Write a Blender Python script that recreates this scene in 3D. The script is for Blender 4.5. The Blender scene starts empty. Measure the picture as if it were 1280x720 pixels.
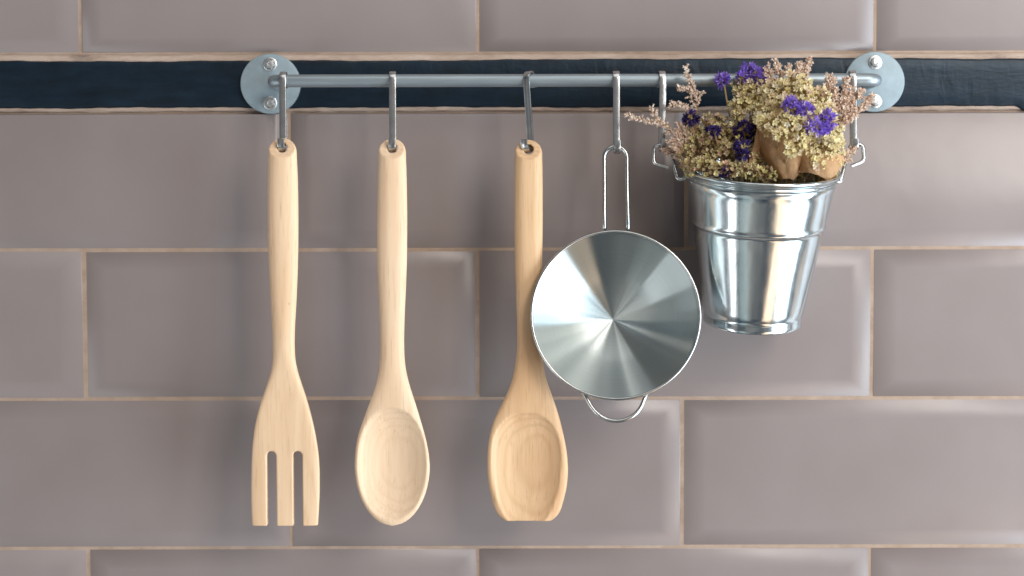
import bpy, bmesh, math, random
import numpy as np
from mathutils import Vector, Matrix, noise as mnoise
R = math.radians
random.seed(7)
scene = bpy.context.scene
C = scene.collection

# ---------------------------------------------------------------- camera
PITCH, ROLL, DIST, LENS = 3.0, 0.12, 1.28, 60.0
cam_d = bpy.data.cameras.new("camera"); cam = bpy.data.objects.new("camera", cam_d); C.objects.link(cam)
cam_d.lens = LENS; cam_d.sensor_width = 36; cam_d.clip_start = 0.01; cam_d.clip_end = 50
camM = Matrix.Translation((0, -DIST*math.cos(R(PITCH)), DIST*math.sin(R(PITCH)))) @ Matrix.Rotation(R(90-PITCH), 4, 'X') @ Matrix.Rotation(R(-ROLL), 4, 'Z')
cam.matrix_world = camM
cam_d.dof.use_dof = True; cam_d.dof.focus_distance = 1.215; cam_d.dof.aperture_fstop = 4.5
scene.camera = cam
F = LENS/36*1280

# ---------------------------------------------------------------- room light
w = bpy.data.worlds.new("World"); scene.world = w; w.use_nodes = True
nt = w.node_tree; bg = nt.nodes['Background']
tc = nt.nodes.new('ShaderNodeTexCoord'); mp = nt.nodes.new('ShaderNodeMapping'); mp.inputs['Scale'].default_value = (1.6, 1.6, 0.45)
nz = nt.nodes.new('ShaderNodeTexNoise'); nz.inputs['Scale'].default_value = 2.2; nz.inputs['Detail'].default_value = 2.0
rp = nt.nodes.new('ShaderNodeValToRGB')
e = rp.color_ramp.elements; e[0].position = .36; e[0].color = (.01, .06, .12, 1); e[1].position = .62; e[1].color = (.72, .67, .63, 1)
nt.links.new(tc.outputs['Generated'], mp.inputs[0]); nt.links.new(mp.outputs[0], nz.inputs['Vector'])
nt.links.new(nz.outputs[0], rp.inputs[0]); nt.links.new(rp.outputs[0], bg.inputs[0])
bg.inputs[1].default_value = 0.52

def lamp(name, az, el, d, sx, sy, power, col, target=(0.08, -0.04, 0.0)):
    l = bpy.data.lights.new(name, 'AREA'); l.shape = 'RECTANGLE'; l.size = sx; l.size_y = sy
    l.energy = power; l.color = col
    o = bpy.data.objects.new(name, l); C.objects.link(o)
    az, el = R(az), R(el)
    v = Vector((math.sin(az)*math.cos(el), -math.cos(az)*math.cos(el), math.sin(el)))
    o.location = Vector(target)+v*d
    o.rotation_euler = (-v).to_track_quat('-Z', 'Y').to_euler()
    return o
lamp('window_light', 62, -13, 2.1, 1.25, 1.8, 72, (.76, .89, 1.0))
lamp('room_window_light', 31, 26, 2.0, .6, 1.1, 23, (1.0, .92, .84))
lamp('left_low_light', -58, -24, 2.2, .45, 1.2, 7, (.95, .97, 1.0))  # added lamp at lower left for the sheen on the pan
lamp('ceiling_light', 15, 64, 2.1, 1.9, 1.2, 10, (1.0, .97, .94))
# added area lamps, put there for the bands reflected in the bucket
lamp('bucket_peach_lamp', 33, -37, 1.5, .42, .95, 3.0, (1.0, .66, .42), (.17, -.06, .06))
lamp('bucket_white_lamp', 63, -31, 1.5, .46, .95, 1.9, (1.0, .98, .96), (.17, -.06, .06))
lamp('bucket_pale_lamp', -34, -37, 1.5, .40, .9, .5, (.84, 1.0, .98), (.17, -.06, .06))
lamp('bucket_left_lamp', -88, -20, 1.3, .22, 1.0, 1.3, (.92, .98, 1.0), (.17, -.12, .06))
scene.view_settings.view_transform = 'Standard'; scene.view_settings.look = 'None'
scene.view_settings.exposure = -0.13; scene.view_settings.gamma = 1

# ---------------------------------------------------------------- helpers
def P(px, py, y):
    """point on the plane y=const seen at photograph position px, py"""
    d = camM.to_3x3() @ Vector(((px-640)/F, -(py-360)/F, -1))
    o = camM.translation
    return o + d*((y-o.y)/d.y)
def S(y): return (P(641, 360, y)-P(640, 360, y)).length

def obj(name, bm, mat, parent=None, smooth=35, me=None):
    if me is None:
        me = bpy.data.meshes.new(name)
        bm.normal_update()
        bm.to_mesh(me); bm.free()
        if smooth is not None:
            for p in me.polygons: p.use_smooth = True
            if smooth < 180: me.set_sharp_from_angle(angle=R(smooth))
        if mat: me.materials.append(getattr(mat,"m",mat))
    o = bpy.data.objects.new(name, me); C.objects.link(o)
    if parent: o.parent = parent
    return o
def thing(name, label, cat, loc=(0, 0, 0), group=None):
    o = bpy.data.objects.new(name, None); C.objects.link(o); o.location = loc
    o.empty_display_size = .02
    o['label'] = label; o['category'] = cat
    if group: o['group'] = group
    return o
def tag(o, label, cat, group=None):
    o['label'] = label; o['category'] = cat
    if group: o['group'] = group

def sweep(bm, pts, sec, side=None, cap=True):
    """sweep 2D section along pts. side: fixed vector for the section's first axis, else parallel transport"""
    pts = [Vector(p) for p in pts]; n = len(pts); rings = []
    prev = None
    for i, p in enumerate(pts):
        t = (pts[min(i+1, n-1)]-pts[max(i-1, 0)]).normalized()
        if side is not None: a = Vector(side); a = (a-t*a.dot(t)).normalized()
        else:
            if prev is None:
                prev = Vector((1, 0, 0)) if abs(t.x) < .8 else Vector((0, 0, 1))
            a = (prev-t*prev.dot(t)).normalized(); prev = a
        b = t.cross(a)
        s = sec(i/(n-1)) if callable(sec) else sec
        rings.append([bm.verts.new(p+a*u+b*v) for u, v in s])
    m = len(rings[0])
    for i in range(n-1):
        for j in range(m):
            bm.faces.new((rings[i][j], rings[i][(j+1) % m], rings[i+1][(j+1) % m], rings[i+1][j]))
    if cap:
        bm.faces.new(rings[0][::-1]); bm.faces.new(rings[-1])
def circ(r, n=12): return [(r*math.cos(2*math.pi*k/n), r*math.sin(2*math.pi*k/n)) for k in range(n)]
def rrect(wd, th, c):
    out = []
    for sx, sy, a0 in ((1, 1, 0), (-1, 1, 90), (-1, -1, 180), (1, -1, 270)):
        for a in (0, 45, 90):
            out.append((sx*(wd/2-c)+c*math.cos(R(a0+a)), sy*(th/2-c)+c*math.sin(R(a0+a))))
    return out
def smoothpath(pts, k=8):
    pts = [Vector(p) for p in pts]; out = []
    ext = [pts[0]*2-pts[1]]+pts+[pts[-1]*2-pts[-2]]
    for i in range(1, len(ext)-2):
        a, b, c, d = ext[i-1:i+3]
        for j in range(k):
            t = j/k
            out.append(.5*((2*b)+(c-a)*t+(2*a-5*b+4*c-d)*t*t+(3*b-a-3*c+d)*t**3))
    out.append(pts[-1]); return out
def roundcorners(pts, r, k=6):
    pts = [Vector(p) for p in pts]; out = [pts[0]]
    for i in range(1, len(pts)-1):
        a, b, c = pts[i-1], pts[i], pts[i+1]
        u = (a-b); v = (c-b); d = min(r, u.length*.48, v.length*.48)
        p, q = b+u.normalized()*d, b+v.normalized()*d
        for j in range(k+1):
            t = j/k; out.append(p*(1-t)**2+b*2*t*(1-t)+q*t*t)
    out.append(pts[-1]); return out
def lathe(bm, prof, n=96, axis='Z'):
    rings = []
    for r, z in prof:
        if r < 1e-6: rings.append([bm.verts.new((0, 0, z))]); continue
        rings.append([bm.verts.new((r*math.cos(2*math.pi*k/n), r*math.sin(2*math.pi*k/n), z)) for k in range(n)])
    for a, b in zip(rings[:-1], rings[1:]):
        for k in range(n):
            k2 = (k+1) % n
            if len(a) == 1 and len(b) == 1: continue
            if len(a) == 1: bm.faces.new((a[0], b[k], b[k2]))
            elif len(b) == 1: bm.faces.new((a[k2], a[k], b[0]))
            else: bm.faces.new((a[k2], a[k], b[k], b[k2]))

# ---------------------------------------------------------------- materials
class M:
    def __init__(s, name, base=(.5, .5, .5), rough=.5, metal=0, spec=.5, **kw):
        s.m = bpy.data.materials.new(name); s.m.use_nodes = True
        s.t = s.m.node_tree; s.b = s.t.nodes['Principled BSDF']
        s.b.inputs['Base Color'].default_value = (*base, 1); s.b.inputs['Roughness'].default_value = rough
        s.b.inputs['Metallic'].default_value = metal; s.b.inputs['Specular IOR Level'].default_value = spec
        for k, v in kw.items(): s.b.inputs[k.replace('_', ' ')].default_value = v
    def n(s, ty, **kw):
        nd = s.t.nodes.new('ShaderNode'+ty)
        for k, v in kw.items():
            if k in nd.inputs: nd.inputs[k].default_value = v
            else: setattr(nd, k, v)
        return nd
    def l(s, a, b): s.t.links.new(a, b)
    def coord(s, scale=(1, 1, 1), kind='Object', rot=(0, 0, 0)):
        tc = s.n('TexCoord'); mp = s.n('Mapping'); mp.inputs['Scale'].default_value = scale; mp.inputs['Rotation'].default_value = rot
        s.l(tc.outputs[kind], mp.inputs[0]); return mp.outputs[0]
    def noise(s, vec, scale, detail=3, rough=.5, dist=0):
        nd = s.n('TexNoise'); nd.inputs['Scale'].default_value = scale; nd.inputs['Detail'].default_value = detail
        nd.inputs['Roughness'].default_value = rough; nd.inputs['Distortion'].default_value = dist
        s.l(vec, nd.inputs['Vector']); return nd.outputs[0]
    def ramp(s, fac, *stops):
        nd = s.n('ValToRGB'); el = nd.color_ramp.elements
        while len(el) < len(stops): el.new(.5)
        for q, (p, c) in zip(el, stops): q.position = p; q.color = (*c, 1) if len(c) == 3 else c
        s.l(fac, nd.inputs[0]); return nd.outputs[0]
    def mix(s, fac, a, b, mode='MIX'):
        nd = s.n('Mix', data_type='RGBA', blend_type=mode)
        for sock, v in ((nd.inputs[0], fac), (nd.inputs[6], a), (nd.inputs[7], b)):
            if hasattr(v, 'links'): s.l(v, sock)
            else: sock.default_value = v if not isinstance(v, tuple) else (*v, 1)
        return nd.outputs[2]
    def bump(s, h, strength, dist, normal=None):
        nd = s.n('Bump'); nd.inputs['Strength'].default_value = strength; nd.inputs['Distance'].default_value = dist
        s.l(h, nd.inputs['Height'])
        if normal: s.l(normal, nd.inputs['Normal'])
        s.l(nd.outputs[0], s.b.inputs['Normal']); return nd.outputs[0]
    def base(s, o): s.l(o, s.b.inputs['Base Color'])
    def rng(s, v, lo, hi, key='Roughness', a=.3, b=.7):
        nd = s.n('MapRange'); nd.inputs['From Min'].default_value = a; nd.inputs['From Max'].default_value = b
        nd.inputs['To Min'].default_value = lo; nd.inputs['To Max'].default_value = hi
        s.l(v, nd.inputs['Value'])
        if key: s.l(nd.outputs[0], s.b.inputs[key])
        return nd.outputs[0]

# glazed tile
mt = M('tile_glaze', (.235, .205, .2), .42, 0, .5)
v = mt.coord(kind='Object')
oi = mt.n('ObjectInfo')
big = mt.noise(v, 9, 3, .5)
c1 = mt.ramp(big, (.3, (.250, .211, .203)), (.7, (.282, .242, .235)))
hs = mt.n('HueSaturation'); mt.l(c1, hs.inputs['Color'])
vr = mt.rng(oi.outputs['Random'], .94, 1.05, None, 0, 1); mt.l(vr, hs.inputs['Value']); mt.base(hs.outputs[0])
mt.rng(mt.noise(v, 14, 2, .5), .25, .37, 'Roughness', 0, 1)
b1 = mt.bump(mt.noise(v, 26, 2, .5), .12, .004)
mt.bump(mt.noise(v, 700, 2, .5), .10, .0004, b1)
# grout
mg = M('sandy_grout', (.52, .38, .29), .9)
v = mg.coord()
mg.base(mg.ramp(mg.noise(v, 60, 5, .65), (.25, (.33, .235, .175)), (.5, (.40, .295, .225)), (.75, (.46, .35, .275))))
b1 = mg.bump(mg.noise(mg.coord((.35, 1, 1)), 220, 5, .65), .6, .0016)
mband = M('rough_plaster', (.5, .4, .33), .9)
v = mband.coord((.3, 1, 1))
mband.base(mband.ramp(mband.noise(v, 70, 6, .7), (.28, (.20, .15, .125)), (.42, (.42, .32, .255)), (.6, (.53, .42, .345)), (.8, (.60, .52, .46))))
mband.bump(mband.noise(v, 160, 5, .65), .9, .002)
# dark paint
mp_ = M('dark_blue_paint', (.012, .021, .03), .36, 0, .45); mp_.b.inputs['Specular Tint'].default_value = (.75, .88, 1, 1)
v = mp_.coord((1, 1, .35)); v2 = mp_.coord((.25, 1, 1))
mp_.base(mp_.ramp(mp_.noise(v2, 140, 5, .6), (.3, (.002, .006, .011)), (.62, (.004, .013, .025)), (.9, (.012, .028, .045))))
mp_.rng(mp_.noise(v2, 60, 4, .6), .28, .52, 'Roughness', 0, 1)
b1 = mp_.bump(mp_.noise(v, 75, 3, .55, .6), .25, .002)
mp_.bump(mp_.noise(v2, 420, 4, .6), .4, .0006, b1)
# metals
def metal(name, base, rough, var=.08, scale=(1, 1, 1), nscale=120, bump=.0):
    m = M(name, base, rough, 1)
    v = m.coord(scale); n = m.noise(v, nscale, 4, .6)
    m.rng(n, rough-var, rough+var, 'Roughness', 0, 1)
    m.base(m.ramp(n, (.3, tuple(c*.86 for c in base)), (.7, tuple(min(1, c*1.06) for c in base))))
    if bump: m.bump(n, bump, .0006)
    return m
mzinc = metal('zinc_plate', (.29, .37, .41), .5, .05); mzinc.b.inputs['Metallic'].default_value = .12
mbar = metal('satin_bar', (.36, .43, .47), .42, .06, (.1, 1, 1), 200); mbar.b.inputs['Metallic'].default_value = .75
mhook = metal('polished_hook', (.56, .58, .59), .25, .02)
mwire = metal('bright_wire', (.58, .61, .61), .22, .02)
mbolt = metal('bolt_metal', (.80, .82, .82), .34, .08)
# spun steel: grooves run in circles round the bowl's centre
msp = M('spun_steel', (.66, .70, .70), .43, 1, Anisotropic=.96)
tcn = msp.n('TexCoord')
geo = msp.n('VectorMath', operation='MULTIPLY'); msp.l(tcn.outputs['Object'], geo.inputs[0]); geo.inputs[1].default_value = (1, 1, 0)
vt = msp.n('VectorTransform', vector_type='VECTOR', convert_from='OBJECT', convert_to='WORLD'); msp.l(geo.outputs[0], vt.inputs[0])
nm = msp.n('VectorMath', operation='NORMALIZE'); msp.l(vt.outputs[0], nm.inputs[0]); msp.l(nm.outputs[0], msp.b.inputs['Tangent'])
sx = msp.n('SeparateXYZ'); msp.l(tcn.outputs['Object'], sx.inputs[0])
ln = msp.n('VectorMath', operation='LENGTH'); cx = msp.n('CombineXYZ'); msp.l(sx.outputs[0], cx.inputs[0]); msp.l(sx.outputs[1], cx.inputs[1]); msp.l(cx.outputs[0], ln.inputs[0])
at = msp.n('Math', operation='ARCTAN2'); msp.l(sx.outputs[0], at.inputs[0]); msp.l(sx.outputs[1], at.inputs[1])
cx2 = msp.n('CombineXYZ'); msp.l(ln.outputs['Value'], cx2.inputs[0]); 
rings = msp.noise(cx2.outputs[0], 1500, 4, .7)
msp.base(msp.ramp(rings, (.3, (.37, .43, .435)), (.7, (.46, .52, .525))))
# the sheet is very slightly fluted by spinning, so the sheen breaks into rays
nrm = msp.n('VectorMath', operation='NORMALIZE'); msp.l(cx.outputs[0], nrm.inputs[0])
flu = msp.noise(nrm.outputs[0], 1.9, 1, .35)
mu = msp.n('Math', operation='MULTIPLY'); msp.l(flu, mu.inputs[0]); msp.l(ln.outputs['Value'], mu.inputs[1])
mu2 = msp.n('Math', operation='MULTIPLY'); msp.l(mu.outputs[0], mu2.inputs[0]); mu2.inputs[1].default_value = .075
bn = msp.bump(mu2.outputs[0], 1.0, 1.0)
an = msp.n('BsdfAnisotropic'); an.inputs['Color'].default_value = (.58, .64, .64, 1); an.inputs['Roughness'].default_value = .25; an.inputs['Anisotropy'].default_value = -.62
msp.l(nm.outputs[0], an.inputs['Tangent']); msp.l(bn, an.inputs['Normal'])
mxs = msp.n('MixShader'); mxs.inputs[0].default_value = .24
msp.l(msp.b.outputs[0], mxs.inputs[1]); msp.l(an.outputs[0], mxs.inputs[2]); msp.l(mxs.outputs[0], msp.t.nodes['Material Output'].inputs['Surface'])
# galvanised tin
mgal = M('galvanised_tin', (.70, .74, .75), .2, 1)
v = mgal.coord((1, 1, .35)); 
sp = mgal.n('TexVoronoi', feature='F1'); sp.inputs['Scale'].default_value = 190; mgal.l(mgal.coord(), sp.inputs['Vector'])
mgal.base(mgal.mix(mgal.ramp(mgal.noise(v, 60, 5, .6), (.35, (0, 0, 0)), (.7, (1, 1, 1))), (.55, .635, .66), (.72, .775, .785)))
mgal.rng(mgal.noise(v, 200, 5, .7), .10, .26, 'Roughness', 0, 1)
b1 = mgal.bump(mgal.noise(mgal.coord((1, 1, .12)), 30, 3, .5), .22, .0032)
b2 = mgal.bump(mgal.noise(mgal.coord(), 900, 3, .7), .04, .0005, b1)
# wood
def wood(name, light, dark, ring=.35, seed=0.0):
    m = M(name, light, .5, 0, .35)
    tc = m.n('TexCoord'); mp = m.n('Mapping'); mp.inputs['Location'].default_value = (seed, seed*.7, seed*1.3)
    m.l(tc.outputs['Object'], mp.inputs[0]); o = mp.outputs[0]
    def st(sc):
        q = m.n('Mapping'); q.inputs['Scale'].default_value = sc; m.l(o, q.inputs[0]); return q.outputs[0]
    fine = m.noise(st((1, 1, .045)), 900, 4, .6)
    med = m.noise(st((1, 1, .05)), 160, 3, .55)
    wob = m.noise(st((1, 1, .25)), 16, 2, .5)
    # growth layers lie nearly parallel to the utensil's face
    sp = m.n('SeparateXYZ'); m.l(o, sp.inputs[0])
    a = m.n('Math', operation='MULTIPLY_ADD'); m.l(wob, a.inputs[0]); a.inputs[1].default_value = .012; m.l(sp.outputs[1], a.inputs[2])
    b = m.n('Math', operation='MULTIPLY_ADD'); m.l(sp.outputs[0], b.inputs[0]); b.inputs[1].default_value = .10; m.l(a.outputs[0], b.inputs[2])
    k = m.n('Math', operation='MULTIPLY'); m.l(b.outputs[0], k.inputs[0]); k.inputs[1].default_value = 2*math.pi/.0019
    s_ = m.n('Math', operation='SINE'); m.l(k.outputs[0], s_.inputs[0])
    rg = m.rng(s_.outputs[0], 0, 1, None, -1, 1)
    pw = m.n('Math', operation='POWER'); m.l(rg, pw.inputs[0]); pw.inputs[1].default_value = 3.0
    fm = m.n('Math', operation='MULTIPLY'); m.l(pw.outputs[0], fm.inputs[0]); fm.inputs[1].default_value = ring
    c = m.mix(m.ramp(med, (.3, (0, 0, 0)), (.72, (1, 1, 1))), tuple(light), tuple(l*.55+d*.45 for l, d in zip(light, dark)))
    c = m.mix(fm.outputs[0], c, tuple(dark))
    c = m.mix(m.ramp(fine, (.56, (0, 0, 0)), (.72, (.6, .6, .6))), c, tuple(d*.8 for d in dark))
    blot = m.noise(st((1, 1, .4)), 22, 3, .6)
    c = m.mix(m.ramp(blot, (.45, (0, 0, 0)), (.8, (.4, .4, .4))), c, (dark[0]*1.1, dark[1]*.95, dark[2]*.8))
    vo = m.n('TexVoronoi', feature='F1'); vo.inputs['Scale'].default_value = 75; m.l(st((1, 1, .45)), vo.inputs['Vector'])
    c = m.mix(m.ramp(vo.outputs['Distance'], (.035, (.6, .6, .6)), (.06, (0, 0, 0))), c, tuple(d*.55 for d in dark))
    m.base(c); m.bump(fine, .18, .0004)
    return m
mw1 = wood('pale_beech', (.82, .605, .405), (.63, .405, .23), .26, 1.3)
mw2 = wood('cream_beech', (.82, .625, .435), (.64, .435, .27), .24, 2.9)
mw3 = wood('honey_beech', (.74, .505, .30), (.53, .32, .165), .36, 4.4)

# flowers
def petal(name, stops, rough=.7, trans=.25):
    m = M(name, stops[0][1], rough, 0, .25)
    g = m.n('NewGeometry'); m.base(m.ramp(g.outputs['Random Per Island'], *stops))
    # thin dry petals let a little light through
    tr = m.n('BsdfTranslucent'); mx = m.n('MixShader'); mx.inputs[0].default_value = trans
    rr = m.ramp(g.outputs['Random Per Island'], *stops); m.l(rr, tr.inputs[0])
    out = m.t.nodes['Material Output']; m.l(m.b.outputs[0], mx.inputs[1]); m.l(tr.outputs[0], mx.inputs[2]); m.l(mx.outputs[0], out.inputs['Surface'])
    return m
mcream = petal('cream_petal', [(0, (.98, .92, .60)), (.35, (.96, .87, .48)), (.6, (.98, .95, .82)), (.8, (.86, .74, .40)), (1, (.95, .78, .66))], .7, .42)
molive = petal('olive_cream_petal', [(0, (.76, .66, .34)), (.3, (.60, .53, .22)), (.6, (.86, .78, .50)), (.8, (.44, .31, .16)), (1, (.74, .48, .38))])  # aged cream petals; the left bunch's shade is put into the olive colour
mpurple = petal('purple_petal', [(0, (.24, .14, .60)), (.5, (.34, .22, .78)), (.8, (.15, .07, .44)), (1, (.48, .36, .86))], .7, .3)
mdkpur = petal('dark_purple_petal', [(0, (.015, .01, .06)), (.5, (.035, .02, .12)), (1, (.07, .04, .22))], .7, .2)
mbud = petal('rosy_tan_bud', [(0, (.74, .54, .42)), (.4, (.84, .70, .58)), (.7, (.56, .36, .25)), (1, (.92, .82, .72))], .8, .15)
mpalebud = petal('pale_bud', [(0, (.86, .74, .64)), (.4, (.76, .58, .46)), (.75, (.90, .84, .76)), (1, (.62, .40, .30))], .8, .2)
mstem = M('dry_stem', (.30, .19, .09), .8)
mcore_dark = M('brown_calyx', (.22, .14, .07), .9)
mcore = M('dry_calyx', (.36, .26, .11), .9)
mpap = M('kraft_paper', (.52, .33, .17), .75, 0, .3)
v = mpap.coord((1, 1, 1)); n1 = mpap.noise(v, 420, 5, .7)
mpap.base(mpap.ramp(n1, (.3, (.70, .45, .24)), (.7, (.84, .58, .34))))
mpap.bump(mpap.noise(v, 90, 4, .6), .5, .0025)

# ---------------------------------------------------------------- wall
wall_y = 0.0
def zrow(py): return P(640, py, wall_y).z
def xcol(px, py): return P(px, py, wall_y).x
bm = bmesh.new()
bmesh.ops.create_cube(bm, size=1, matrix=Matrix.Translation((0, .00845, 0)) @ Matrix.Diagonal((1.5, .0202, .9, 1)))
wall = obj('wall', bm, mg, None, None); wall['kind'] = 'structure'
wall['label'] = 'kitchen wall of bevelled taupe tiles with a dark painted strip'
# wall front sits at y = 0.0019; tiles stand proud of it
def tile(x0, x1, z0, z1, bt=.0115, bb=.0115, bs=.0135):
    bm = bmesh.new(); jit = random.uniform(-.0003, .0003)
    hs = [(0, .0015), (0, -.0006), (.02, -.0012), (.045, -.0016), (.085, -.0019)]+[(q, -.0019-.0054*(1-(1-(q-.085)/1.165)**1.75)) for q in (.22, .4, .58, .76, .92, 1.08, 1.25)]
    rings = []
    for f, h in hs:
        a, b, c, d = x0+bs*f, x1-bs*f, z0+bb*f, z1-bt*f
        rings.append([bm.verts.new((x, h+jit, z)) for x, z in ((a, c), (b, c), (b, d), (a, d))])
    for p, q in zip(rings[:-1], rings[1:]):
        for k in range(4): bm.faces.new((p[k], p[(k+1) % 4], q[(k+1) % 4], q[k]))
    bm.faces.new(rings[-1])
    o = obj('tile', bm, mt, wall, 75)
    return o
g = .0009*.78      # half joint
rows = [(-120, 66.5, [-395, 101, 597, 1093, 1589], .0115, .0085),
        (140, 311.2, [-133, 363, 857, 1351], .0012, .0115),
        (311.2, 497.6, [-385, 106.5, 597.2, 1089, 1581], .0115, .0115),
        (497.6, 683.4, [-125, 364, 852, 1340], .0115, .0115),
        (683.4, 870, [-376, 111.5, 597.5, 1086.5, 1572], .0115, .0115)]
for (p0, p1, cols, bt, bb) in rows:
    pm = (p0+p1)/2 if p0 > 0 else 45
    if p0 > 680: pm = 702
    for a, b in zip(cols[:-1], cols[1:]):
        jx = random.uniform(-.0003, .0003)
        tile(xcol(a, pm)+g+jx, xcol(b, pm)-g+jx, zrow(p1)+g, zrow(p0)-g, bt, bb)
# plaster band behind the painted strip
zt, zb = zrow(67), zrow(140.2)
def wob(x, s, a): 
    return a*(math.sin(x*31+s)+.6*math.sin(x*83+2*s)+.5*math.sin(x*190+3*s)+.35*math.sin(x*417+5*s))
bm = bmesh.new(); NX = 240
cols = []
for i in range(NX+1):
    x = -.5+i/NX
    cols.append([bm.verts.new((x, y, z)) for y, z in ((.001, zt+wob(x, 1, .0001)), (-.0021, zt-.0004+wob(x, 1, .00015)), (-.0034+wob(x, 4, .0002), zt-.0022), (-.0036, (zt+zb)/2), (-.0034+wob(x, 5, .0002), zb+.0016), (-.0019, zb+.0002+wob(x, 2, .0002)), (.001, zb))])
for p, q in zip(cols[:-1], cols[1:]):
    for k in range(6): bm.faces.new((p[k], p[k+1], q[k+1], q[k]))
obj('plaster_band', bm, mband, wall, 50)
bm = bmesh.new(); cols = []
ztp, zbp = zrow(75.3), zrow(134.6)
NX = 420
for i in range(NX+1):
    x = -.5+i/NX
    a = ztp+wob(x, .7, .00028)+.0012*math.exp(-((x-.2)/.2)**2)-.0002
    b = zbp+wob(x, 3.3, .00030)
    b -= .0038*max(0, min(1, (x-.375)/.006))      # the paint runs over the edge at the far right
    row = []
    for f, y in ((0, -.0030), (.012, -.0046), (.05, -.0052), (.25, -.0055), (.5, -.0054), (.75, -.0055), (.95, -.0052), (.988, -.0046), (1, -.0030)):
        row.append(bm.verts.new((x, y+.00012*math.sin(x*57+f*9), a+(b-a)*f)))
    cols.append(row)
for p, q in zip(cols[:-1], cols[1:]):
    for k in range(8): bm.faces.new((p[k], p[k+1], q[k+1], q[k]))
obj('painted_strip', bm, mp_, wall, 60)

# ---------------------------------------------------------------- rail
BY = -.045; BR = .0046
zbar = P(700, 100.5, BY).z
rail = thing('hanging_rail', 'grey metal rail with two round mounting plates across the dark strip', 'rail', (0, 0, zbar))
xl, xr = P(334.5, 100, BY).x+BR*.2, P(1103, 100, BY).x-BR*.2
pl = P(338.5, 105, -.006); pr = P(1092.5, 102.5, -.006)
bm = bmesh.new()
path = [(xl+.0025, -.004, 0), (xl+.0025, BY, 0), (xr-.0025, BY, 0), (xr-.0025, -.004, 0)]
# split the long run so that the sweep stays even
pp = roundcorners(path, .009, 8)
sweep(bm, pp, circ(BR, 24), side=(0, 0, 1))
obj('bar', bm, mbar, rail, 60)
def plate(cx, cz):
    bm = bmesh.new(); r = .0222
    lathe(bm, [(0, .0030), (r-.0011, .0030), (r-.0003, .0027), (r, .0021), (r, -.0006), (0, -.0006)], 72)
    for v in bm.verts: v.co = Vector((v.co.x, -v.co.z, v.co.y))
    o = obj('mounting_plate', bm, mzinc, rail, 40); o.location = (cx, -.0060, cz-zbar)
    for s in (1, -1):
        bm = bmesh.new()
        lathe(bm, [(.0050, .0029), (.0050, .0036), (.0044, .0039), (.0036, .0039)], 32)
        # hex head with a domed top
        ring = [(r_, z_) for r_, z_ in ((.0037, .0037), (.0037, .0060), (.0033, .0066), (.0018, .0069), (.0015, .0064))]
        rs = [[bm.verts.new((q*math.cos(R(60*k+11)), q*math.sin(R(60*k+11)), z_)) for k in range(6)] for q, z_ in ring]
        for a, b in zip(rs[:-1], rs[1:]):
            for k in range(6): bm.faces.new((a[k], a[(k+1) % 6], b[(k+1) % 6], b[k]))
        bm.faces.new(rs[-1])
        for v in bm.verts: v.co = Vector((v.co.x, -v.co.z, v.co.y))
        bmesh.ops.recalc_face_normals(bm, faces=bm.faces)
        b_ = obj('bolt', bm, mbolt, o, 30); b_.location = (random.uniform(-.0002, .0002), 0, s*.0143)
        b_.rotation_euler = (0, random.uniform(0, 1), 0)
plate(pl.x, pl.z); plate(pr.x, pr.z)

# ---------------------------------------------------------------- hooks
def hook(px, py_bot, label, rotz=0, lean=0, tip=.0085, x_at_bot=None, tint=None):
    x = P(px, 100, BY-.006).x
    zb_ = P(px, py_bot, BY-.012).z - zbar          # lowest inside point
    RR = BR+.0012; J = .0055
    pts = [(0, RR, -.0050), (0, RR, 0)]
    for k in range(1, 13): a = math.pi*k/12; pts.append((0, RR*math.cos(a), RR*math.sin(a)))
    zc = zb_+J
    for k in range(1, 8): pts.append((0, -RR, zc*k/8))
    for k in range(0, 13): a = math.pi*k/12; pts.append((0, -RR-J+J*math.cos(a), zc-J*math.sin(a)))
    pts.append((0, -RR-2*J, zc+tip-J))
    bm = bmesh.new()
    sweep(bm, pts, rrect(.0050, .0019, .0006), side=(1, 0, 0))
    bmesh.ops.recalc_face_normals(bm, faces=bm.faces)
    o = obj('s_hook', bm, mhook, None, 40)
    o.location = (x, BY, zbar)
    # turn about the stem
    piv = Matrix.Translation((0, -RR, 0))
    o.matrix_world = Matrix.Translation((x, BY, zbar)) @ piv @ Matrix.Rotation(R(rotz), 4, 'Z') @ Matrix.Rotation(R(lean), 4, 'Y') @ piv.inverted()
    tag(o, label, 'hook', 'metal s-hooks hung on the rail')
    return o
hook(353, 188.5, 'metal s-hook at the left end of the rail carrying the wooden fork')
hook(490.5, 188.5, 'metal s-hook in mid rail carrying the round wooden spoon', 1)
hook(658, 189.5, 'twisted metal s-hook seen half sideways carrying the flat-ended wooden spatula', -26, -4.2)
hook(770.5, 190.5, 'metal s-hook carrying the wire handle of the steel pan', 0)
hook(828.5, 188.5, 'metal s-hook behind the pale flower sprig holding the left wire clip of the bucket', 4, .8)
hook(1066.5, 188.5, 'metal s-hook beside the right mounting plate holding the right wire clip of the bucket', -5, -.6)

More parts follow.
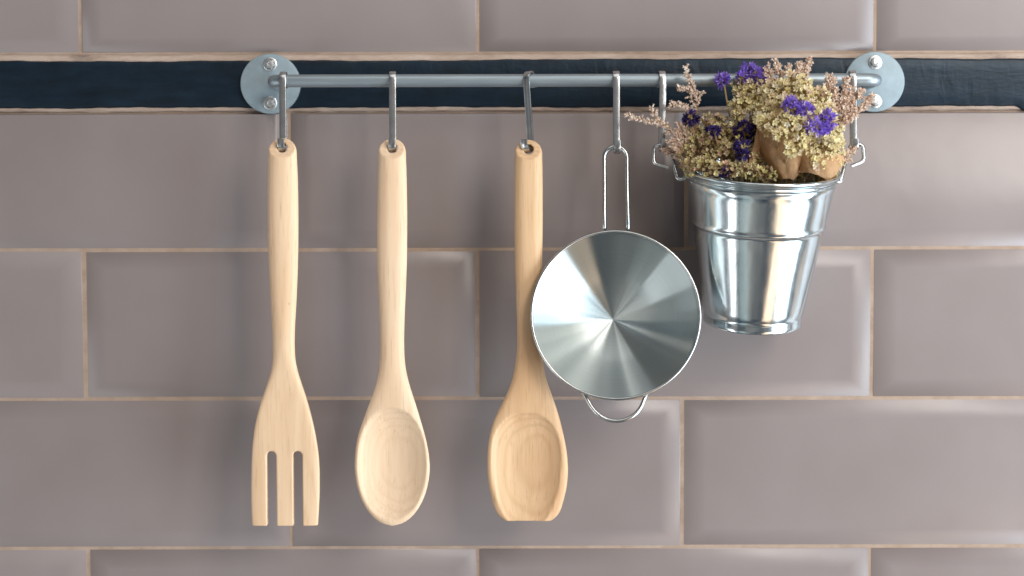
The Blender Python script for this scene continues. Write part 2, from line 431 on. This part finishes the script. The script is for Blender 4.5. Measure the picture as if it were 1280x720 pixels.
# ---------------------------------------------------------------- wooden utensils
UY = -.0585
def interp_smooth(xs, ys, q, passes=2):
    xs = np.array(xs, float); ys = np.array(ys, float); d = np.diff(ys)/np.diff(xs)
    m = np.concatenate([[d[0]], (d[1:]*np.diff(xs)[:-1]+d[:-1]*np.diff(xs)[1:])/(np.diff(xs)[1:]+np.diff(xs)[:-1]), [d[-1]]])
    ii = np.clip(np.searchsorted(xs, q)-1, 0, len(xs)-2); h = xs[ii+1]-xs[ii]; t = (q-xs[ii])/h
    v = (2*t**3-3*t**2+1)*ys[ii]+(t**3-2*t**2+t)*h*m[ii]+(-2*t**3+3*t**2)*ys[ii+1]+(t**3-t**2)*h*m[ii+1]
    for _ in range(passes):
        vp = np.pad(v, 4, mode='edge')
        # linear extension at ends
        for k in range(4):
            vp[3-k] = v[0]+(v[0]-v[1])*(k+1); vp[-4+k] = v[-1]+(v[-1]-v[-2])*(k+1)
        ker = np.array([1, 2, 3, 4, 5, 4, 3, 2, 1.]); ker /= ker.sum()
        v = np.convolve(vp, ker, 'valid')
    return v
def utensil(name, outline, headstart, headfull, headexp, tf, tb, dish, mat, label, cat, top, end_round, cut=None, rot=0):
    s = S(UY)
    ys = [o[0] for o in outline]; L = [o[1] for o in outline]; Rr = [o[2] for o in outline]
    end = ys[-1]
    q = np.linspace(top, end, 230)
    lf = interp_smooth(ys, L, q); rt = interp_smooth(ys, Rr, q)
    cen = (lf+rt)/2; hw = (rt-lf)/2
    xc0 = P(cen[0], top, UY).x
    ztop = P(cen[0], top, UY).z
    capn = 19.0
    if end_round:
        hw_fn = interp_smooth(ys, [b-a for a, b in zip(L, Rr)], q)/2
    bm = bmesh.new(); rings = []; NA = 56
    cxm = cen[0]
    for i, py in enumerate(q):
        pcn = P(cen[i], py, UY); sr = P(cen[i]+1, py, UY).x-pcn.x
        z = pcn.z-ztop; xo = pcn.x-xc0
        wv = hw[i]*sr
        d = py-top
        k = 1.0
        if d < capn: k = math.sqrt(max(0.0, 1-(1-d/capn)**2)); k = max(k, .04)
        ke = 1.0
        if end_round and end-py < end_round:
            e_ = (end-py)/end_round; ke = math.sqrt(max(0.0, 1-(1-e_)**2)); ke = max(ke, .03)
        hf = min(1, max(0, (py-headstart)/(headfull-headstart))); hf = hf*hf*(3-2*hf)
        n = 2.15*(1-hf)+headexp*hf
        taper = .0061-.0009*min(1, max(0, (py-200)/200))
        f_ = (taper*(1-hf)+tf*hf)*(k**.5); b_ = (taper*(1-hf)+tb*hf)*(k**.5)
        if end_round:
            kb = min(1, max(0, (end-py)/40)); kb = math.sqrt(max(0, 1-(1-kb)**2)); b_ *= .3+.7*kb; f_ *= .5+.5*kb
        wv *= k
        if end_round: wv *= ke
        ring = []
        for j in range(NA):
            th = 2*math.pi*j/NA
            ct, st = math.cos(th), math.sin(th)
            u = math.copysign(abs(ct)**(2/n), ct); v_ = abs(st)**(2/n)
            xx = xo+u*wv
            if st < 0:
                yy = -f_*v_
                if dish: yy += dish((cen[i]-cxm)+u*hw[i]*k*(ke if end_round else 1), py, cxm)*min(1, v_*2.2)
            else: yy = b_*v_
            ring.append(bm.verts.new((xx, yy, z)))
        rings.append(ring)
    for a, b in zip(rings[:-1], rings[1:]):
        for j in range(NA): bm.faces.new((a[j], a[(j+1) % NA], b[(j+1) % NA], b[j]))
    bm.faces.new(rings[0]); bm.faces.new(rings[-1][::-1])
    bmesh.ops.recalc_face_normals(bm, faces=bm.faces)
    o = obj(name, bm, mat, None, 180)
    # cutters
    cutters = []
    def cutter(bmc):
        bmesh.ops.recalc_face_normals(bmc, faces=bmc.faces)
        c = obj('cut', bmc, None, None, None); cutters.append(c)
        md = o.modifiers.new('b', 'BOOLEAN'); md.object = c; md.operation = 'DIFFERENCE'; md.solver = 'EXACT'
    # oblique facet at the handle tip
    bmc = bmesh.new(); z0, z1 = .001, -.0160
    ya, yb = .0034, -.0066
    sl = (yb-ya)/(z1-z0)
    pts = [(z0+.004, ya-(-.004)*0+sl*.004), (z1-.004, yb+sl*(-.004)), (z1-.004, -.02), (z0+.004, -.02)]
    lo = [bmc.verts.new((-.03, y, z)) for z, y in pts]; hi = [bmc.verts.new((.03, y, z)) for z, y in pts]
    bmc.faces.new(lo); bmc.faces.new(hi[::-1])
    for k in range(4): bmc.faces.new((lo[k], lo[(k+1) % 4], hi[(k+1) % 4], hi[k]))
    cutter(bmc)
    bmc = bmesh.new()
    bmesh.ops.create_cone(bmc, cap_ends=True, segments=28, radius1=.0036, radius2=.0036, depth=.05,
                          matrix=Matrix.Translation((0, 0, -13.2*s)) @ Matrix.Rotation(R(90), 4, 'X'))
    cutter(bmc)
    if cut:
        for (xa, xb, ytop, ybot) in cut:
            bmc = bmesh.new()
            r = (xb-xa)/2*s; pm_ = P((xa+xb)/2, (ytop+656)/2, UY); xm = pm_.x-xc0; zt_ = P(640, ytop, UY).z-ztop-r; zb2 = P(640, ybot, UY).z-ztop
            prof = [(xm+r*math.cos(math.pi*k/12), zt_+r*math.sin(math.pi*k/12)) for k in range(13)]+[(xm-r*1.03, zb2), (xm+r*1.03, zb2)]
            lo = [bmc.verts.new((x, -.03, z)) for x, z in prof]; hi = [bmc.verts.new((x, .03, z)) for x, z in prof]
            bmc.faces.new(lo); bmc.faces.new(hi[::-1])
            m_ = len(prof)
            for k in range(m_): bmc.faces.new((lo[k], lo[(k+1) % m_], hi[(k+1) % m_], hi[k]))
            cutter(bmc)
    md = o.modifiers.new('r', 'REMESH'); md.mode = 'VOXEL'; md.voxel_size = .00062; md.use_smooth_shade = True
    md = o.modifiers.new('s', 'SMOOTH'); md.factor = .5; md.iterations = 2
    dg = bpy.context.evaluated_depsgraph_get(); dg.update()
    me = bpy.data.meshes.new_from_object(o.evaluated_get(dg))
    o.modifiers.clear(); old = o.data; o.data = me; me.name = name; bpy.data.meshes.remove(old)
    for p in me.polygons: p.use_smooth = True
    if not me.materials: me.materials.append(getattr(mat,"m",mat))
    for c in cutters:
        mm = c.data; bpy.data.objects.remove(c); bpy.data.meshes.remove(mm)
    o.location = (xc0, UY, ztop); o.rotation_euler = (0, 0, R(rot))
    tag(o, label, cat)
    return o
fork = [(171.5, 335.5, 370.5), (190, 335.5, 370.8), (210, 335, 371.8), (260, 334.6, 373), (300, 335, 373), (340, 336.5, 372.2), (380, 338.6, 370.5), (415, 340.4, 368.6), (440, 341, 368.6), (455, 340.6, 370), (470, 337.3, 373.8),
        (490, 330.5, 380.5), (510, 324, 386.5), (530, 319.2, 391.5), (550, 316.4, 395.6), (570, 315, 398.4), (600, 314.3, 399.6), (630, 314.3, 399), (656.5, 315.6, 397.4)]
utensil('wooden_fork', fork, 430, 520, 5.5, .0034, .0040, None, mw1,
        'pale wooden fork with three flat tines hanging at the left', 'fork', 171.5, 0,
        cut=[(334.2, 346.4, 562.5, 665), (367, 379, 562.5, 665)])
def dish_spoon(xr_, py, c):
    a = 43.0; dy = py-579; ay = 70 if dy < 0 else 70
    e_ = (abs(xr_/a)**2.15+abs(dy/ay)**2.15)**.5
    return 0 if e_ >= 1 else .0092*(1-e_**2)**.85
spoon = [(172, 473.5, 507), (190, 473, 507.3), (210, 472.5, 508), (260, 471.6, 509), (300, 471.2, 509), (340, 472, 508.3), (380, 473.8, 506.6), (415, 475, 505.4), (440, 475.2, 505.4), (455, 474.4, 506.4), (470, 472.6, 509),
         (490, 466.8, 514.6), (505, 461.2, 519.6), (523, 454.6, 525), (540, 448.6, 530), (560, 444.6, 534.8), (580, 443.2, 537.2), (600, 443.4, 537.4), (630, 443.4, 537.4), (656.8, 443.4, 537.4)]
utensil('wooden_spoon', spoon, 455, 535, 2.6, .0042, .0105, dish_spoon, mw2,
        'cream wooden spoon with an oval bowl hanging between fork and spatula', 'spoon', 172, 76)
def dish_spat(xr_, py, c):
    a = 43.5; dy = py-568; ay = 53 if dy < 0 else 92
    e_ = (abs((xr_+3.0)/a)**2.2+abs(dy/ay)**2.2)**.5
    return 0 if e_ >= 1 else .0068*(1-e_**2)**.75
spat = [(173.5, 643.8, 677.4), (193, 643.4, 677.8), (210, 643, 678.2), (260, 642.8, 678.4), (300, 643, 678.3), (340, 643.8, 677.6), (380, 645.2, 676), (415, 646.4, 675), (437, 646.2, 676.4), (455, 644, 679), (473, 640.6, 682.6),
        (490, 634.4, 688.4), (507, 626.2, 694.6), (523, 618.4, 699.4), (540, 612.8, 703.6), (557, 610, 707.2), (573, 609, 709.4), (590, 609.2, 710), (607, 611, 708.8), (623, 614.8, 705.2), (636, 618.4, 701.6), (645, 622.2, 698), (648.5, 625, 695.6), (650.5, 629.5, 691)]
utensil('wooden_spatula', spat, 445, 525, 3.2, .0042, .0072, dish_spat, mw3,
        'honey wooden spatula with a shallow scoop and flat end beside the pan', 'spatula', 173.5, 0)

# ---------------------------------------------------------------- steel pan
PYC = -.073; PT = 10.0
pc = P(769.8, 393.5, PYC); ps = S(PYC); PR = 105.3*ps
pan = thing('steel_pan', 'round brushed steel pan hanging by a long wire handle, inside facing out', 'pan', pc)
pan.rotation_euler = (R(90-PT), 0, 0)       # local +Z faces the viewer and slightly up
def _slope(u):
    sm = lambda a, b: (lambda t: t*t*(3-2*t))(min(1, max(0, (u-a)/(b-a))))
    return .17+.58*sm(.08, .9)+.14*sm(.42, .62)
_acc = [0.0]
for _k in range(400): _acc.append(_acc[-1]+_slope((_k+.5)/400)*.0603/400)
def bowl_prof(u):      # u 0..1 -> depth: shallow cone that curves up into the wall
    return -(_acc[-1]-np.interp(u, np.linspace(0, 1, 401), _acc)) if u < 1 else 0
us = [0, .02, .05, .1, .16, .23, .3, .37, .42, .45, .47, .50, .53, .56, .62, .68, .74, .8, .85, .9, .94, .97, .99]
prof = [(PR*.985*u, bowl_prof(u)) for u in us]
prof += [(PR*.988, .0), (PR*.995, .0008), (PR*1.0, .0005), (PR*1.002, -.0004), (PR*.998, -.0012), (PR*.988, -.0014)]
prof += [(PR*.985*u-.0003, bowl_prof(u)-.0013) for u in us[::-1] if u > 0]+[(0, bowl_prof(0)-.0013)]
bm = bmesh.new(); lathe(bm, prof, 160)
bmesh.ops.recalc_face_normals(bm, faces=bm.faces)
obj('bowl', bm, msp, pan, 50)
bm = bmesh.new()
lathe(bm, [(PR*1.0+.0011*math.cos(a), .0002+.0011*math.sin(a)) for a in [2*math.pi*k/10 for k in range(11)]], 160)
bmesh.ops.remove_doubles(bm, verts=bm.verts, dist=1e-6)
bmesh.ops.recalc_face_normals(bm, faces=bm.faces)
obj('rim', bm, mwire, pan, 60)
def loc_pan(px, py, z):      # local point of the pan's rim plane seen at px, py, pushed back by z
    Mi = Matrix.Translation(pc) @ Matrix.Rotation(R(90-PT), 4, 'X')
    o = camM.translation; d = camM.to_3x3() @ Vector(((px-640)/F, -(py-360)/F, -1))
    Mi = Mi.inverted(); o = Mi @ o; d = Mi.to_3x3() @ d
    t = (z-o.z)/d.z
    return o+d*t
a1 = loc_pan(755.3, 296, -.004); a2 = loc_pan(755.3, 200, 0); a3 = loc_pan(755.3, 184, 0)
b1_ = loc_pan(783.8, 296, -.004); b2_ = loc_pan(783.8, 200, 0); b3_ = loc_pan(783.8, 184, 0)
bm = bmesh.new()
# slightly arched loop with a half round top
cxl = (a2.x+b2_.x)/2; rl = (b2_.x-a2.x)/2; yt = a3.y
ztop_l = 0.0
loop = [Vector((a1.x, a1.y+.0005, -.0080)), Vector((a1.x, a1.y+.0045, -.0038)), Vector((a1.x, a1.y+.012, -.0015)), Vector((a2.x, a2.y*.6+a1.y*.4, -.0008))]
loop = smoothpath(loop, 5)
arc = [Vector((cxl-rl*math.cos(math.pi*k/14), yt-rl*.95+rl*1.0*math.sin(math.pi*k/14), ztop_l)) for k in range(15)]
mir = [Vector((2*cxl-p.x, p.y, p.z)) for p in loop[::-1]]
sweep(bm, loop+arc+mir, circ(.00155, 14))
bmesh.ops.recalc_face_normals(bm, faces=bm.faces)
obj('long_handle', bm, mwire, pan, 60)
hp = [(727, 488, -.006), (732.5, 496, -.004), (739, 508, -.0028), (748.5, 518.5, -.002), (761, 525, -.002), (775, 526, -.002), (789, 521.5, -.002), (799.5, 511.5, -.0028), (805.5, 499, -.004), (809.5, 489, -.006)]
bm = bmesh.new(); sweep(bm, smoothpath([loc_pan(a, b, c) for a, b, c in hp], 6), circ(.00145, 12)); bmesh.ops.recalc_face_normals(bm, faces=bm.faces)
obj('small_handle', bm, mwire, pan, 60)

# ---------------------------------------------------------------- bucket
KY = -.0625; ks = S(KY)
BT = 11.5
rc = P(952, 213.5, KY)
bucket = thing('tin_bucket', 'small galvanised tin bucket full of dried flowers hanging by wire clips', 'bucket', rc)
bucket.rotation_euler = (R(BT), R(1.6), 0)   # mouth leans to the viewer
H = .1105; RT = 98.3*ks; RB = 61.3*ks
def rad(t): return (93.0*ks)*(1-t)+(RB*.985)*t
prof = []
def bead(r, z, b, n=8, a0=90, a1=-90): return [(r+b*math.cos(R(a0+(a1-a0)*k/n)), z+b*math.sin(R(a0+(a1-a0)*k/n))) for k in range(n+1)]
prof += bead(RT-.0013, 0, .0013, 10, 180, -60)
prof += [(RT-.0024, -.0024), (RT-.0030, -.0034)]
prof += bead(RT-.0032, -.0046, .0007, 6, 80, -80)
prof += [(RT-.0040, -.0066), (rad(.02), -.0084)]
for t in np.linspace(.10, .31, 8): prof.append((rad(t)+.0004, -H*t))
prof += [(rad(.328)+.0005, -H*.328), (rad(.336)+.0009, -H*.336), (rad(.343)+.0011, -H*.343), (rad(.350)+.0009, -H*.350), (rad(.357)+.0003, -H*.357), (rad(.364)-.0002, -H*.364), (rad(.38)-.0001, -H*.38)]
for t in np.linspace(.42, .93, 16): prof.append((rad(t)+.0002, -H*t))
prof += [(rad(.945)-.0003, -H*.945), (rad(.955)+.0002, -H*.955), (RB-.0002, -H*.96), (RB+.0004, -H*.985), (RB+.0006, -H*1.0), (RB+.0002, -H*1.008), (RB-.0012, -H*1.005), (RB-.002, -H*.985), (0, -H*.985)]
prof2 = [(RT-.0032, 0), (RT-.0042, -.004)]+[(rad(t)-.0006, -H*t) for t in np.linspace(.06, .94, 12)]+[(0, -H*.95)]
bm = bmesh.new(); lathe(bm, prof2[::-1]+prof, 144)
# hand-made tin is never quite round
for v in bm.verts:
    a = math.atan2(v.co.y, v.co.x); t = -v.co.z/H
    f = 1+.004*math.sin(2*a+1)+.0035*math.sin(5*a+3*t)*max(0, 1-abs(t-.6)*2)
    v.co.x *= f; v.co.y *= f
bmesh.ops.recalc_face_normals(bm, faces=bm.faces)
obj('body', bm, mgal, bucket, 50)
bwM = Matrix.Translation(rc) @ Matrix.Rotation(R(1.6), 4, 'Y') @ Matrix.Rotation(R(BT), 4, 'X')
bwI = (Matrix.Translation(rc) @ bucket.rotation_euler.to_matrix().to_4x4()).inverted()
def clip(pts, nm='wire_clip'):
    bm = bmesh.new(); sweep(bm, roundcorners([bwI @ P(a, b, y) for a, b, y in pts], .0032, 5), circ(.00135, 12))
    bmesh.ops.recalc_face_normals(bm, faces=bm.faces)
    obj(nm, bm, mwire, bucket, 60)
clip([(835.5, 209.5, -.0585), (817, 204.5, -.0575), (817.5, 182.5, -.0565), (834.5, 181, -.0565), (842, 203, -.060), (846.5, 224, -.064), (855, 224.5, -.065), (859, 214, -.0645)])
clip([(1064, 208, -.0585), (1080, 201.5, -.0575), (1079, 181, -.0565), (1063.5, 180, -.0565), (1057, 202, -.060), (1051, 227, -.066), (1046, 228, -.067), (1043, 219, -.067)])

# ---------------------------------------------------------------- dried flowers
rnd = random.Random(11)
def basis(n):
    n = n.normalized(); a = n.cross(Vector((0, 0, 1)) if abs(n.z) < .9 else Vector((1, 0, 0))).normalized()
    return a, n.cross(a), n
def floret(bm, c, n, r, k=5, cup=.5, ruff=0, mi=0):
    a, b, n = basis(n); ph = rnd.uniform(0, 6.28)
    ctr = bm.verts.new(c-n*r*.35)
    fs = []
    for i in range(k):
        th = ph+2*math.pi*i/k; hw_ = math.pi/k*.86
        rr = r*rnd.uniform(.85, 1.15)
        def pt(t, q, h): return bm.verts.new(c+(a*math.cos(t)+b*math.sin(t))*q+n*h)
        h = r*cup*rnd.uniform(.6, 1.3)
        p0 = pt(th-hw_, rr*.72, h*.5); p1 = pt(th-hw_*.35, rr, h*(1+ruff*rnd.uniform(-1, 1))); p2 = pt(th+hw_*.4, rr*.97, h*(1+ruff*rnd.uniform(-1, 1))); p3 = pt(th+hw_, rr*.72, h*.5)
        fs.append(bm.faces.new((ctr, p0, p1))); fs.append(bm.faces.new((ctr, p1, p2))); fs.append(bm.faces.new((ctr, p2, p3)))
    for f in fs: f.material_index = mi
def calyx(bm, c, n, r, ln, mi):
    a, b, n = basis(n)
    ring = [bm.verts.new(c+(a*math.cos(2.1*i)+b*math.sin(2.1*i))*r) for i in range(3)]
    t0 = bm.verts.new(c-n*ln); t1 = bm.verts.new(c+n*r*.9)
    for i in range(3):
        for f in (bm.faces.new((ring[i], ring[(i+1) % 3], t1)), bm.faces.new((ring[(i+1) % 3], ring[i], t0))): f.material_index = mi
def dirs(n):
    out = []
    for i in range(n):
        z = 1-2*(i+.5)/n; t = i*2.399963
        q = math.sqrt(1-z*z); out.append(Vector((q*math.cos(t), q*math.sin(t), z)))
    return out
def head(parent, name, px, py, y, rx, rz, mats, fr=.0017, dens=1.0, kind='cream', root=None):
    c = P(px, py, y); s = S(y); rx *= s; rz *= s; ry = (rx+rz)*.45
    c0 = c.copy()
    bm = bmesh.new()
    n = int(dens*3.0*(rx*rz+rx*ry+ry*rz)/(fr*fr))//3+10
    base = root or Vector((c.x*.5+rc.x*.5, KY, rc.z-.03))
    sweep(bm, [c, c.lerp(base, .5)+Vector((rnd.uniform(-.003, .003), .002, 0)), base], circ(.0006, 5), cap=False)
    for f in bm.faces: f.material_index = 1
    lumps = [(Vector((rnd.gauss(0, 1), rnd.gauss(0, 1), rnd.gauss(0, 1))).normalized(), rnd.uniform(-.4, .42)) for _ in range(12)]
    for d in dirs(n):
        d = (d+Vector((rnd.gauss(0, .12), rnd.gauss(0, .12), rnd.gauss(0, .12)))).normalized()
        k = 1+sum(a*max(0, d.dot(l))**6 for l, a in lumps)
        k *= rnd.choice((1, 1, .92, .78, .86, 1.08, 1.18))
        p = c+Vector((d.x*rx, d.y*ry, d.z*rz))*k
        nn = (d+Vector((rnd.gauss(0, .5), rnd.gauss(0, .5)-.3, rnd.gauss(0, .5)+.1))).normalized()
        if kind == 'cream':
            floret(bm, p, nn, fr*rnd.uniform(.6, 1.25), 5, .6, .3, 0)
            calyx(bm, p-nn*fr*.3, nn, fr*.28, fr*2.2, 1)
            if rnd.random() < .5: calyx(bm, p+nn*fr*.1, nn, fr*.30, fr*.3, 2)
        else:
            floret(bm, p, nn, fr*rnd.uniform(.8, 1.3), 6, 1.1, .5, 0)
            floret(bm, p+nn*fr*.2, (nn+Vector((rnd.gauss(0, .3), rnd.gauss(0, .3), rnd.gauss(0, .3)))), fr*rnd.uniform(.5, .9), 5, .8, .6, 0)
            calyx(bm, p-nn*fr*.5, nn, fr*.3, fr*2.5, 1)
    # dry inner growth so that the head is not hollow
    for d in dirs(n//3):
        p = c+Vector((d.x*rx, d.y*ry, d.z*rz))*rnd.uniform(.35, .75)
        calyx(bm, p, d, fr*.8, fr*2, 1)
    for v in bm.verts: v.co -= c0
    o = obj(name, bm, None, parent, None)
    for m_ in mats: o.data.materials.append(m_.m)
    o.location = c0-parent.location
    return o
def sprig(parent, pts, y0, y1, mat, seed, side=9, blen=.010, bud=.0011, name='flower_sprig', dens=1.0):
    rs = random.Random(seed)
    n = len(pts); path = smoothpath([P(a, b, y0+(y1-y0)*i/(n-1)) for i, (a, b) in enumerate(pts)], 7)
    c0 = path[0].copy(); bm = bmesh.new()
    sweep(bm, path, lambda t: circ(.0006*(1-t*.6), 5))
    def buds(line, rr, t0=0):
        m = len(line); L_ = sum((line[i+1]-line[i]).length for i in range(m-1))
        cnt = max(3, int(L_/(rr*.62)*dens))
        for q in range(cnt):
            t = t0+(1-t0)*(q+rs.random())/cnt; f = t*(m-1); i = min(int(f), m-2)
            p = line[i].lerp(line[i+1], f-i); tg = (line[i+1]-line[i]).normalized()
            o_ = Vector((rs.gauss(0, 1), rs.gauss(0, 1), rs.gauss(0, 1))); o_ = (o_-tg*o_.dot(tg)).normalized()
            nn = (o_*.9+tg*.8).normalized(); c = p+o_*rr*rs.uniform(.5, 1.3)
            calyx(bm, c, nn, rr*rs.uniform(.55, .9), rr*1.2, 1)
            if rs.random() < .75:
                floret(bm, c+nn*rr*.5, nn, rr*rs.uniform(.6, 1.0), 4, .9, .3, rs.choice((1, 2)))
    L0 = len(path)
    for k in range(side):
        t = .12+.84*k/side; f = t*(L0-1); i = min(int(f), L0-2)
        p = path[i]; tg = (path[i+1]-path[i]).normalized()
        sd = Vector((tg.z, 0, -tg.x)).normalized()*(1 if k % 2 else -1)
        d = (tg*rs.uniform(.5, 1.0)+sd*rs.uniform(.7, 1.1)+Vector((0, rs.uniform(-.6, .4), 0))).normalized()
        ln = blen*rs.uniform(.6, 1.15)*(1.1-.6*t)
        br = [p+d*ln*j/5+tg*ln*.35*(j/5)**2 for j in range(6)]
        sweep(bm, br, circ(.0003, 4), cap=False)
        for f_ in bm.faces:
            pass
        buds(br, bud, .1)
    buds(path, bud, .4)
    for v in bm.verts: v.co -= c0
    o = obj(name, bm, None, parent, None)
    o.data.materials.append(mstem.m); o.data.materials.append(mat.m); o.data.materials.append(mpalebud.m)
    o.location = c0-parent.location
    return o

bl = thing('dried_flower_bunch', 'shaded olive bunch of tiny dried flowers in the left half of the bucket', 'dried flowers', P(895, 215, -.058), 'dried flower bunches in the bucket')
br_ = thing('dried_flower_bunch', 'bright cream and purple dried bunch wrapped in kraft paper at right of bucket', 'dried flowers', P(985, 218, -.07), 'dried flower bunches in the bucket')
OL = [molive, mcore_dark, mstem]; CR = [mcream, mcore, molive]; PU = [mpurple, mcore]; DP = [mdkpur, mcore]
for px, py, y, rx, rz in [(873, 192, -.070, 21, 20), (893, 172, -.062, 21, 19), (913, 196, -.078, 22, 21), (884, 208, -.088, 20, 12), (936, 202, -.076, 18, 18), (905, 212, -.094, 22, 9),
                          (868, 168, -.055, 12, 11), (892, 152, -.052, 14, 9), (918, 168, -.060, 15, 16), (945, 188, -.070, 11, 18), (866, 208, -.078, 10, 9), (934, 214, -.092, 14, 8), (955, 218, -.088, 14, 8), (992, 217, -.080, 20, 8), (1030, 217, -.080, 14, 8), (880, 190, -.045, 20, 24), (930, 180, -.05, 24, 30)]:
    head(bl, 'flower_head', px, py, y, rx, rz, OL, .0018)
for px, py, y, rx, rz in [(925, 112, -.055, 9, 11), (940, 112, -.058, 9, 17), (928, 128, -.058, 13, 13), (921, 143, -.06, 9, 12), (950, 120, -.062, 12, 16), (967, 118, -.066, 19, 18), (990, 105, -.064, 17, 12), (1003, 118, -.070, 18, 18),
                          (980, 133, -.080, 19, 15), (956, 142, -.076, 14, 13), (1022, 124, -.068, 14, 16), (1029, 142, -.078, 13, 15), (963, 153, -.094, 17, 12), (988, 152, -.099, 16, 13), (1008, 163, -.101, 13, 15), (976, 166, -.101, 10, 8),
                          (998, 182, -.100, 11, 11), (987, 186, -.103, 6, 7), (1040, 168, -.082, 12, 16), (1030, 186, -.090, 17, 17), (1038, 203, -.086, 13, 12), (1021, 200, -.094, 13, 12), (1012, 140, -.085, 13, 13), (1045, 187, -.076, 9, 16)]:
    head(br_, 'flower_head', px, py, y, rx, rz, CR, .0021, .95)
for px, py, y, rx, rz in [(904, 99, -.055, 7, 6), (929, 97, -.056, 8, 9), (942, 92, -.058, 9, 8), (951, 102, -.056, 8, 12), (988, 128, -.098, 7, 6), (992, 136, -.100, 7, 7), (1006, 137, -.099, 9, 8), (1019, 158, -.104, 10, 8), (1033, 149, -.098, 9, 8), (1028, 160, -.1, 8, 7), (937, 86, -.055, 8, 5)]:
    head(br_, 'purple_flower', px, py, y, rx*.88, rz*.88, PU, .0021, .9, 'p')
for px, py, y, rx, rz in [(862, 149, -.068, 8, 9), (930, 160, -.070, 10, 9), (892, 163, -.082, 9, 4), (925, 184, -.092, 7, 6), (929, 193, -.092, 5, 6), (906, 216, -.098, 7, 4), (942, 168, -.066, 8, 12)]:
    head(bl, 'purple_flower', px, py, y, rx*.85, rz*.85, DP, .0020, .9, 'p')
# sprigs
sprig(bl, [(868, 186), (870, 150), (871, 122), (863, 104), (857, 82)], -.058, -.060, mpalebud, 1, 7, .0075, .00135, dens=.75)
sprig(bl, [(868, 160), (862, 138), (852, 132), (836, 130)], -.058, -.062, mpalebud, 2, 4, .004, .00135, dens=.75)
sprig(bl, [(868, 128), (858, 112), (846, 110)], -.058, -.060, mpalebud, 22, 3, .004, .00135, dens=.75)
sprig(bl, [(868, 185), (846, 166), (825, 154), (803, 150), (780, 142)], -.062, -.075, mpalebud, 3, 9, .0055, .00125, dens=.7)
sprig(bl, [(838, 158), (822, 150), (814, 133)], -.068, -.072, mpalebud, 33, 4, .004, .00125, dens=.7)
sprig(bl, [(872, 188), (855, 170), (846, 160)], -.064, -.068, mbud, 4, 8, .010, dens=1.2)
sprig(bl, [(868, 196), (852, 184), (842, 172)], -.066, -.07, mbud, 5, 8, .009, dens=1.2)
sprig(bl, [(866, 200), (846, 192), (826, 186)], -.066, -.064, mbud, 51, 6, .006, .0009)
for i, pts in enumerate([[(985, 120), (976, 95), (968, 74)], [(990, 118), (988, 92), (984, 82)], [(998, 118), (1001, 95), (998, 77)], [(1003, 118), (1008, 92), (1010, 72)],
                         [(970, 115), (963, 98), (958, 82)]]):
    sprig(br_, pts, -.062, -.060, mbud, 10+i, 6, .0042, .0015, dens=1.35)
for i, pts in enumerate([[(1020, 160), (1034, 125), (1036, 92)], [(1022, 160), (1048, 130), (1060, 96)], [(1025, 160), (1052, 135), (1066, 108)], [(1028, 165), (1054, 145), (1070, 122), (1078, 112)],
                         [(1030, 165), (1055, 150), (1078, 134), (1092, 118)], [(1024, 155), (1040, 135), (1046, 110)], [(1030, 170), (1052, 156), (1064, 146)], [(1020, 150), (1030, 120), (1044, 98)], [(1040, 160), (1058, 132), (1056, 112)]]):
    sprig(br_, pts, -.062, -.066, mbud, 30+i, 7, .0045, .0015, dens=1.35)
sprig(br_, [(1045, 205), (1056, 194), (1070, 186)], -.07, -.060, mbud, 50, 7, .007, .0011, dens=1.2)
# kraft paper wrap: crumpled cone round the right bunch
def paper(name, apex, top, r0, r1, a0, a1, seed, fold=.0022, flare=0):
    bm = bmesh.new(); ax = (top-apex); L_ = ax.length; ax = ax.normalized()
    sx_ = Vector((1, 0, 0)); sx_ = (sx_-ax*sx_.dot(ax)).normalized(); fy = ax.cross(sx_)   # fy points away or to viewer
    if fy.y > 0: fy = -fy
    rs = random.Random(seed); ph = [rs.uniform(0, 6.28) for _ in range(8)]
    NA_, NH = 60, 26; g_ = []
    for i in range(NH+1):
        t = i/NH; row = []
        for j in range(NA_+1):
            a = R(a0+(a1-a0)*j/NA_)
            r = r0+(r1-r0)*(1-(1-t)**2.3)
            # gathered pleats near the neck, broad creases above
            tri = lambda q: abs((q/math.pi) % 2-1)*2-1
            pn = apex+ax*L_*t+sx_*r*math.sin(a)+fy*r*math.cos(a)
            r += .0042*(abs(mnoise.noise(pn*46+Vector((seed, 0, 0))))-.16)*min(1, t*3)+.0016*abs(mnoise.noise(pn*120))*min(1, t*3)
            r += fold*(1-t)**2*tri(a*5+ph[0]+t*2.5)*min(1, t*6+.2)+fold*1.1*tri(a*2.3+ph[1]+t*4.2)*t*.8+fold*.6*tri(t*9+a*1.7+ph[2])*t
            tt = t+.07*math.sin(a*2.2+ph[3])*t+.03*math.sin(a*7+ph[4])*t
            p = apex+ax*L_*tt+sx_*r*math.sin(a)+fy*r*math.cos(a)
            row.append(bm.verts.new(p))
        g_.append(row)
    for i in range(NH):
        for j in range(NA_): bm.faces.new((g_[i][j], g_[i][j+1], g_[i+1][j+1], g_[i+1][j]))
    bmesh.ops.solidify(bm, geom=bm.faces[:], thickness=.0003)
    o = obj(name, bm, mpap, None, 25)
    return o
def adopt(o, par):
    o.parent = par
    for v in o.data.vertices: v.co -= par.location
o = paper('paper_wrap', P(984, 226, -.088), P(984, 150, -.070), .004, .0205, -100, 85, 5, .0010); adopt(o, br_)
o = paper('paper_wrap', P(1014, 226, -.085), P(1022, 196, -.078), .012, .0165, -75, 95, 8, .0015); adopt(o, br_)
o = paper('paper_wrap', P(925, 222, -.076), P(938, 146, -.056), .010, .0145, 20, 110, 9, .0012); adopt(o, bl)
for M_ in (): pass
